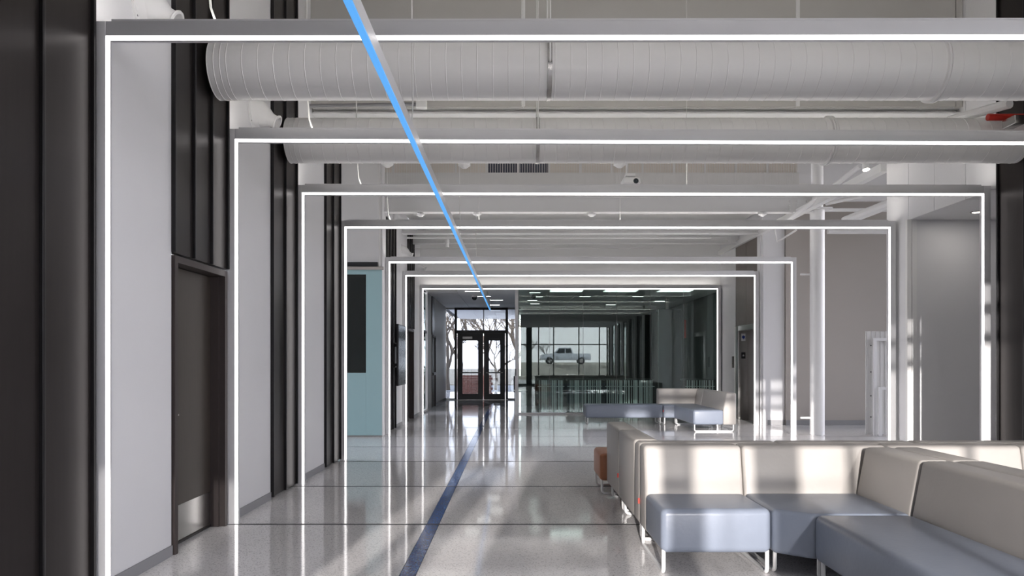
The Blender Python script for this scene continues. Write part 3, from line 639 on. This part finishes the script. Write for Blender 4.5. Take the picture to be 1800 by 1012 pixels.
# ================================================================ DUCTS
def duct(y, z, r, x0, x1, flange_x, hang_x, lab, pitch=0.123):
    t = thing('round_duct', lab, 'duct', (0, y, z))
    prof = []; x = x0
    first = [0.0, 0.02, 0.045]
    while x < x1:
        prof += [(r, x), (r + 0.0025, x + 0.003), (r + 0.0025, x + 0.006), (r, x + 0.009)]
        x += pitch if x > x0 + 0.12 else 0.05
    prof.append((r, x1)); prof = [(0.001, x0)] + prof + [(0.001, x1)]
    MB().lathe(prof, (0, 0, 0), (1, 0, 0), 72).build('spiral_body', 'duct_white', t, angle=20)
    MB().lathe([(r, -0.025), (r + 0.022, -0.02), (r + 0.022, -0.004), (r + 0.012, 0.0), (r + 0.022, 0.004), (r + 0.022, 0.02), (r, 0.025)], (flange_x, 0, 0), (1, 0, 0), 72).build('flange', 'duct_white', t)
    MB().lathe([(r + 0.001, 0.0), (r + 0.009, 0.0), (r + 0.009, 0.035), (r + 0.001, 0.035)], (hang_x, 0, 0), (1, 0, 0), 72).build('hanger_strap', 'steel', t)
    for s in (-1, 1): MB().tube([(hang_x + 0.017, s * (r + 0.015), -0.03), (hang_x + 0.017, s * (r + 0.015), CEIL - z)], 0.008, 6).build('hanger_rod', 'cable_white', t)
duct(6.02, 3.77, 0.235, LX + 0.06, RX - 0.06, PX(1645, 6.0), PX(961, 6.0), 'nearest white spiral duct crossing the hall between the first two portals')
duct(7.95, 3.77, 0.235, LX + 0.06, RX - 0.06, PX(1456, 7.9), PX(942, 7.9), 'second white spiral duct crossing the hall behind the second portal')

# jet nozzles on the left wall
def nozzle(y, z, lab):
    t = thing('jet_nozzle', lab, 'air nozzle', (LX, y, z), 0, 'white ball nozzles on the left wall')
    MB().lathe([(0.001, 0), (0.16, 0), (0.16, 0.014), (0.138, 0.018), (0.13, 0.05), (0.12, 0.07)], (0, 0, 0), (1, 0, 0), 36).build('mounting_ring', 'white_paint', t)
    a = (0.86, 0.0, -0.42)
    MB().lathe([(0.125, 0.0), (0.118, 0.04), (0.10, 0.085), (0.078, 0.12), (0.062, 0.15), (0.058, 0.20), (0.070, 0.206), (0.074, 0.215), (0.070, 0.224), (0.054, 0.224), (0.050, 0.08)], (0.03, 0, 0), a, 36).build('ball_spout', 'white_paint', t)
    for k in range(4):
        an = PI / 4 + k * PI / 2
        MB().lathe([(0.001, 0.004), (0.007, 0.004), (0.007, 0)], (0.013, 0.145 * math.cos(an), 0.145 * math.sin(an)), (1, 0, 0), 8).build('screw', 'black_plastic', t)
nozzle(4.93, 3.76, 'white ball air nozzle above the nearest portal'); nozzle(7.03, 3.76, 'white ball air nozzle above the second portal')
nozzle(16.3, 3.82, 'white ball air nozzle above the wall screen'); nozzle(18.7, 3.82, 'farthest white ball air nozzle beside the bulkhead')

# detectors, sensors, sprinklers
def detector(px, py, Y, lab, drop=0.0):
    x, _, z = P(px, py, Y); t = thing('smoke_detector', lab, 'detector', (x, Y, z), 0, 'round ceiling detectors')
    MB().lathe([(0.001, 0.03), (0.075, 0.03), (0.078, 0.0), (0.05, -0.02), (0.03, -0.035), (0.001, -0.036)], (0, 0, 0), (0, 0, 1), 20).build('body', 'white_paint', t)
    if drop: MB().tube([(0, 0, 0.03), (0, 0, drop)], 0.008, 6).build('stem', 'white_paint', t)
for px, py, Y, lab in ((681, 289, 9.4, 'round detector under the left part of the second duct'), (816, 291, 9.4, 'round detector below the second duct right of the blue bar'), (1089, 290, 9.4, 'round detector below the second duct near the white projector')):
    detector(px, py, Y, lab, 4.499 - PZ(py, Y))
for px, py, Y, lab in ((739, 378, 14.15, 'round detector under the deep beam left of the blue bar'), (839, 377, 14.15, 'round detector under the deep beam right of the blue bar'), (1040, 378, 14.15, 'round detector under the middle of the deep beam'), (1340, 377, 14.15, 'round detector under the right end of the deep beam')):
    detector(px, py, Y, lab, 4.255 - PZ(py, Y))
t = thing('projector', 'white ceiling projector hanging above the third portal', 'projector', P(1107, 318, 9.6))
BX('body', 'white_paint', -0.10, -0.13, -0.06, 0.12, 0.13, 0.02, t, 0.015); BX('mount_plate', 'white_paint', -0.06, -0.08, 0.05, 0.06, 0.08, 0.08, t)
MB().tube([(-0.04, 0, 0.02), (-0.04, 0, 4.499 - PZ(318, 9.6))], 0.014, 8).build('drop_pole', 'white_paint', t)
MB().lathe([(0.001, -0.012), (0.03, -0.012), (0.035, 0)], (0.06, -0.13, -0.03), (0, 1, 0), 14).build('lens', 'screen_glass', t)
t = thing('ceiling_speaker', 'small white can speaker hanging from the thin pipe left of the blue bar', 'speaker', P(786, 428, 16.6))
MB().lathe([(0.001, 0.09), (0.045, 0.09), (0.05, 0.02), (0.035, 0.0), (0.04, -0.08), (0.001, -0.08)], (0, 0, 0), (0, 0, 1), 18).build('body', 'white_paint', t)
MB().tube([(0, 0, 0.09), (0, 0, 4.75 - PZ(428, 16.6))], 0.008, 6).build('stem', 'white_paint', t)

# wall screen
t = thing('wall_screen', 'flat black screen on a bracket on the left wall beyond the fifth portal', 'screen', (LX, 15.25, 1.53))
BX('screen_body', 'black_plastic', 0.13, -0.50, -0.62, 0.17, 0.50, 0.62, t, 0.006)
BX('screen_glass', 'screen_glass', 0.17, -0.485, -0.605, 0.174, 0.485, 0.605, t)
BX('wall_plate', 'black_plastic', 0.025, -0.2, -0.25, 0.05, 0.2, 0.25, t)
for z in (-0.2, 0.2): BX('bracket_arm', 'black_plastic', 0.05, -0.2, z - 0.03, 0.13, 0.2, z + 0.03, t)

# ================================================================ SOFAS
SZ0, SZ1, BZ = 0.145, 0.435, 0.775
BT = 0.26
def back_prof(): return [(0.0, SZ0), (0.0, SZ1), (0.065, BZ), (BT, BZ), (BT, SZ0)]
def back_part(t, x0, x1, y, face):
    """straight back; face '-y': front plane at y, body towards +y, from x0 to x1"""
    pr = back_prof()
    if face == '-y': o = MB().prism([(y + d, z) for d, z in pr], 'x', x0, x1)
    elif face == '+y': o = MB().prism([(y - d, z) for d, z in pr], 'x', x0, x1)
    elif face == '-x': o = MB().prism([(y + d, z) for d, z in pr], 'y', x0, x1)
    else: o = MB().prism([(y - d, z) for d, z in pr], 'y', x0, x1)
    return o.build('backrest', 'back_leather', t, 0.030, 4, angle=50)
def seat_part(t, x0, y0, x1, y1, m='seat_leather'):
    return MB().box(x0, y0, SZ0, x1, y1, SZ1).build('seat', m, t, 0.042, 5, angle=50)
def sled(t, p, q, r=0.0135):
    """U shaped sled leg from p to q (x, y): down, along the floor, up"""
    p = Vector((p[0], p[1], 0)); q = Vector((q[0], q[1], 0)); d = (q - p).normalized(); c = 0.035; pts = [p + Vector((0, 0, SZ0 + 0.02))]
    for k in range(5):
        a = k / 4 * PI / 2; pts.append(p + d * (c - c * math.cos(a)) + Vector((0, 0, r + c - c * math.sin(a))))
    for k in range(5):
        a = k / 4 * PI / 2; pts.append(q - d * (c - c * math.sin(a)) + Vector((0, 0, r + c - c * math.cos(a))))
    pts.append(q + Vector((0, 0, SZ0 + 0.02)))
    MB().tube([tuple(v) for v in pts], r, 8).build('sled_leg', 'white_leg', t)
def red_tag(t, x0, y0, x1, y1, z): BX('tag', 'red_tag', x0, y0, z - 0.02, x1, y1, z + 0.02, t)
G1 = 'modular seats of the near group'; G2 = 'modular seats of the far group'
# near group ----------------------------------------------------
t = thing('sofa_module', 'single seat at the near left corner of the near sofa group, striped by sun', 'sofa', (0, 0, 0), 0, G1)
seat_part(t, 0.965, 4.83, 1.688, 5.43); back_part(t, 0.965, 1.688, 5.42, '-y')
sled(t, (0.985, 4.86), (0.985, 5.62)); sled(t, (1.665, 4.86), (1.665, 5.62)); red_tag(t, 0.955, 5.675, 0.966, 5.685, 0.33)
t = thing('sofa_corner', 'inner corner seat between the single seat and the long seat at right', 'sofa', (0, 0, 0), 0, G1)
MB().prism([(1.694, 5.43), (1.694, 4.84), (1.893, 4.675), (2.515, 4.675), (2.515, 5.43)], 'z', SZ0, SZ1).build('seat', 'seat_leather', t, 0.03, 4, angle=50)
back_part(t, 1.694, 2.768, 5.42, '-y'); back_part(t, 4.675, 5.42, 2.505, '-x')
sled(t, (1.73, 4.90), (1.73, 5.62)); sled(t, (1.94, 4.70), (2.70, 4.70))
t = thing('sofa_module', 'long seat running off the right bottom of the picture', 'sofa', (0, 0, 0), 0, G1)
seat_part(t, 1.893, 2.75, 2.515, 4.665); back_part(t, 2.75, 4.665, 2.505, '-x')
sled(t, (1.93, 4.61), (2.70, 4.61)); sled(t, (1.93, 2.85), (2.70, 2.85))
t = thing('sofa_corner', 'corner seat behind the long seat, its bright backrest facing the viewer', 'sofa', (0, 0, 0), 0, G1)
seat_part(t, 3.025, 4.675, 3.765, 5.43); back_part(t, 2.774, 3.765, 5.42, '-y'); back_part(t, 4.675, 5.42, 3.034, '+x')
sled(t, (3.70, 4.72), (3.70, 5.62)); sled(t, (2.85, 4.72), (3.6, 4.72))
t = thing('sofa_module', 'long seat turned away back to back with the long seat at right', 'sofa', (0, 0, 0), 0, G1)
seat_part(t, 3.025, 2.75, 3.64, 4.665); back_part(t, 2.75, 4.665, 3.034, '+x')
sled(t, (2.85, 4.61), (3.60, 4.61)); sled(t, (2.85, 2.85), (3.60, 2.85))
t = thing('sofa_module', 'seat at the right picture edge with a bright backrest facing the viewer', 'sofa', (0, 0, 0), 0, G1)
seat_part(t, 3.772, 4.83, 4.60, 5.43); back_part(t, 3.772, 4.60, 5.42, '-y'); sled(t, (3.80, 4.86), (3.80, 5.62)); sled(t, (4.57, 4.86), (4.57, 5.62))
t = thing('sofa_corner', 'rear left corner seat showing its plain outer back beside the blue floor stripe', 'sofa', (0, 0, 0), 0, G1)
seat_part(t, 1.215, 5.935, 2.045, 6.815); back_part(t, 0.965, 2.045, 5.947, '+y'); back_part(t, 5.947, 6.815, 1.227, '-x' if False else '+x')
sled(t, (1.02, 6.75), (1.95, 6.75)); sled(t, (1.0, 5.78), (1.95, 5.78)); red_tag(t, 0.955, 6.812, 0.966, 6.823, 0.35)
t = thing('sofa_module', 'last rear seat of the left row, its outer back next to the orange seat', 'sofa', (0, 0, 0), 0, G1)
seat_part(t, 1.215, 6.825, 1.83, 7.70); back_part(t, 6.825, 7.70, 1.227, '+x'); sled(t, (1.02, 6.90), (1.78, 6.90)); sled(t, (1.02, 7.62), (1.78, 7.62))
for i, (a, b) in enumerate(((2.052, 3.10), (3.107, 4.10), (4.107, 5.0))):
    t = thing('sofa_module', ['rear seat facing away behind the inner corner seat', 'rear seat facing away behind the bright backrest', 'rear seat facing away at the right picture edge'][i], 'sofa', (0, 0, 0), 0, G1)
    seat_part(t, a, 5.935, b, 6.55); back_part(t, a, b, 5.947, '+y'); sled(t, (a + 0.04, 5.75), (a + 0.04, 6.5)); sled(t, (b - 0.04, 5.75), (b - 0.04, 6.5))
t = thing('ottoman', 'orange leather ottoman peeking out behind the near sofa group', 'ottoman', (0, 0, 0))
seat_part(t, 0.905, 7.76, 1.55, 8.38, 'orange_leather'); sled(t, (0.93, 7.80), (1.52, 7.80)); sled(t, (0.93, 8.34), (1.52, 8.34))
# far group -----------------------------------------------------
t = thing('bench', 'long backless grey blue bench in front of the glass partition', 'bench', (0, 0, 0), 0, G2)
seat_part(t, 1.60, 16.42, 3.315, 17.05); sled(t, (1.65, 16.46), (1.65, 17.0)); sled(t, (3.26, 16.46), (3.26, 17.0)); red_tag(t, 3.31, 16.41, 3.325, 16.425, 0.30)
t = thing('sofa_corner', 'far corner seat right of the long bench', 'sofa', (0, 0, 0), 0, G2)
seat_part(t, 3.325, 16.42, 4.16, 17.01); back_part(t, 3.325, 4.41, 17.0, '-y'); back_part(t, 16.42, 17.0, 4.15, '-x')
sled(t, (3.36, 16.46), (3.36, 17.2)); sled(t, (3.6, 16.47), (4.35, 16.47))
t = thing('sofa_module', 'far seat nearest the elevator with its end facing the viewer', 'sofa', (0, 0, 0), 0, G2)
seat_part(t, 3.56, 14.65, 4.16, 16.41); back_part(t, 14.65, 16.41, 4.15, '-x'); sled(t, (3.60, 14.72), (4.37, 14.72)); sled(t, (3.60, 16.34), (4.37, 16.34))

# ================================================================ GLAZED WALL BEHIND THE VIEWPOINT
wk = struct(BX('wall_back', 'dark_metal', -2.47, YB - 0.1, 4.35, RX + 0.2, YB, CEIL), 'glazed wall behind the viewpoint')
HZ = 3.68
def mull(x0, x1, z0=0.0, z1=4.35, name='mullion'): BX(name, 'door_bronze', x0, YB - 0.08, z0, x1, YB + 0.06, z1, wk)
mull(-2.47, -2.29); mull(-2.02, -1.89); mull(-1.83, -1.60); mull(-1.24, -0.20, 0, 2.45, 'panel_pier')
mull(0.05, 0.27); mull(0.73, 1.06, 0, 4.35, 'pier'); mull(1.42, 1.48); mull(2.30, 2.36); mull(3.77, 3.83); mull(4.97, 5.03); mull(5.42, 5.50)
BX('header', 'door_bronze', -2.47, YB - 0.08, HZ - 0.03, RX, YB + 0.06, HZ + 0.04, wk)
BX('door_header', 'door_bronze', -2.47, YB - 0.09, 2.45, 0.05, YB + 0.07, 4.35, wk)  # unseen opaque panel, carried up to keep both suns off the left side
BX('transom', 'door_bronze', 0.27, YB - 0.07, 2.36, RX, YB + 0.05, 2.41, wk)
BX('sill', 'door_bronze', -2.47, YB - 0.08, 0, RX, YB + 0.06, 0.10, wk)
BX('pane', 'grey_glass', -2.47, YB - 0.02, 0.1, RX, YB - 0.01, HZ, wk); BX('pane', 'smoked_glass', -2.47, YB - 0.02, HZ + 0.002, RX, YB - 0.01, 4.35, wk)

# ================================================================ OUTSIDE
gr = struct(BX('ground_front', 'asphalt', -60, -22, -0.4, 60, YB - 0.1, -0.12), 'paved ground outside')
sl = struct(MB().prism([(-22, -0.14), (-34, 1.0), (-120, 1.2), (-120, -1), (-22, -1)], 'x', -80, 80).build('ground_slope', 'dry_grass'), 'dry grass slope outside')
struct(BX('ground_back', 'asphalt', -60, YE + 0.16, -0.4, 0.0, 45, -0.05), 'paved ground beyond the entrance')
struct(BX('ground_lawn', 'dry_grass', -60, 45, -0.4, 60, 140, 0.0), 'dry lawn beyond the entrance')
struct(BX('ground_right', 'dry_grass', 12.6, YB - 0.1, -0.4, 60, 45, -0.06), 'dry lawn at the right of the building')
struct(BX('ground_apron', 'asphalt', RX + 0.3, YB - 0.1, -0.4, 12.6, 8.0, -0.31), 'paved strip outside the side glazing')
struct(BX('ground_side', 'dry_grass', -60, YB, -0.4, -7, YE + 0.16, -0.06), 'dry lawn at the left of the building')
def tree(loc, h, seed, lab, depth=5):
    rnd = random.Random(seed); mb = MB()
    def br(p, d, L, r, k):
        q = p + d * L; mb.tube([p, p + d * L * 0.5 + Vector((rnd.uniform(-1, 1), rnd.uniform(-1, 1), rnd.uniform(-1, 1))) * L * 0.06, q], [r, r * 0.85, r * 0.68], 5 if k > 2 else 3, cap=False)
        if k == 0: return
        for i in range(3 if k > 1 else 4):
            nd = (d + Vector((rnd.uniform(-1, 1), rnd.uniform(-1, 1), rnd.uniform(-0.35, 0.75))) * 0.75).normalized()
            br(q if i else p + d * L * 0.7, nd, L * rnd.uniform(0.58, 0.82), r * 0.62, k - 1)
    br(Vector((0, 0, 0)), Vector((0, 0, 1)), h * 0.27, h * 0.022, depth)
    t = mb.build('bare_tree', 'bark', loc=loc); return tag(t, lab, 'tree', 'bare trees outside')
tree((-3.2, 36, 0), 5.5, 3, 'bare tree beyond the left entrance leaf'); tree((1.9, 40, 0), 6, 5, 'bare tree beyond the right entrance leaf'); tree((-5.5, 44, 0), 8, 9, 'bare tree farther off beyond the entrance')
for k, (x, y, h) in enumerate(((-5.6, 33.5, 5), (-1.5, 40, 6), (-0.9, 36.5, 4), (-3.6, 49, 8), (0.2, 53, 8))): tree((x, y, 0), h, 20 + k, ['bare shrub left of the entrance door outside', 'bare tree centred behind the entrance doors', 'low bare tree behind the right entrance leaf', 'tall bare tree far behind the entrance', 'farthest bare tree beyond the entrance lawn'][k])
tree((2.2, -62, 1.1), 4.5, 11, 'small bare tree reflected at the left of the glass partition'); tree((4.6, -64, 1.1), 4.0, 12, 'small bare tree reflected in the middle of the glass partition'); tree((-4.5, 22, 0), 5, 13, 'bare tree outside the vestibule side window')
bw = thing('brick_planter', 'low red brick wall outside the left entrance leaf', 'wall', (-1.6, 30.0, -0.05))
for r in range(9):
    for c in range(6):
        BX('brick', 'brick_red', -0.62 + c * 0.22 + (r % 2) * 0.05, 0, r * 0.10, -0.62 + c * 0.22 + 0.21 + (r % 2) * 0.05, 0.25, r * 0.10 + 0.09, bw)
# pickup truck parked on the slope
t = thing('pickup_truck', 'silver pickup truck reflected in the glass partition', 'truck', (5.6, -41, 1.09))
side = [(-2.7, 0.45), (-2.75, 0.75), (-2.6, 1.05), (-1.35, 1.18), (-0.75, 1.78), (0.55, 1.80), (0.80, 1.15), (2.65, 1.15), (2.7, 0.45)]
MB().prism(side, 'y', -0.9, 0.9).build('body', 'truck_paint', t, 0.04, 2)
for s in (-1, 1):
    MB().prism([(-1.15, 1.20), (-0.70, 1.68), (-0.12, 1.70), (-0.12, 1.20)], 'y', s * 0.905 - 0.005, s * 0.905 + 0.005).build('side_window', 'car_glass', t, smooth=False)
    MB().prism([(-0.05, 1.20), (-0.05, 1.70), (0.48, 1.70), (0.66, 1.20)], 'y', s * 0.905 - 0.005, s * 0.905 + 0.005).build('side_window', 'car_glass', t, smooth=False)
    for x in (-1.75, 1.65):
        wh = MB().lathe([(0.001, -0.12), (0.30, -0.12), (0.38, -0.08), (0.38, 0.08), (0.30, 0.12), (0.001, 0.12)], (x, s * 0.84, 0.38), (0, 1, 0), 24).build('wheel', 'tyre', t)
        MB().lathe([(0.001, 0.0), (0.21, 0.0), (0.21, 0.01)], (x, s * 0.965, 0.38), (0, s, 0), 16).build('hub', 'steel', wh)
BX('headlight', 'lamp_panel' if False else 'sign_white', -2.77, 0.5, 0.80, -2.68, 0.85, 0.95, t); BX('bumper', 'steel', -2.85, -0.85, 0.42, -2.70, 0.85, 0.58, t)
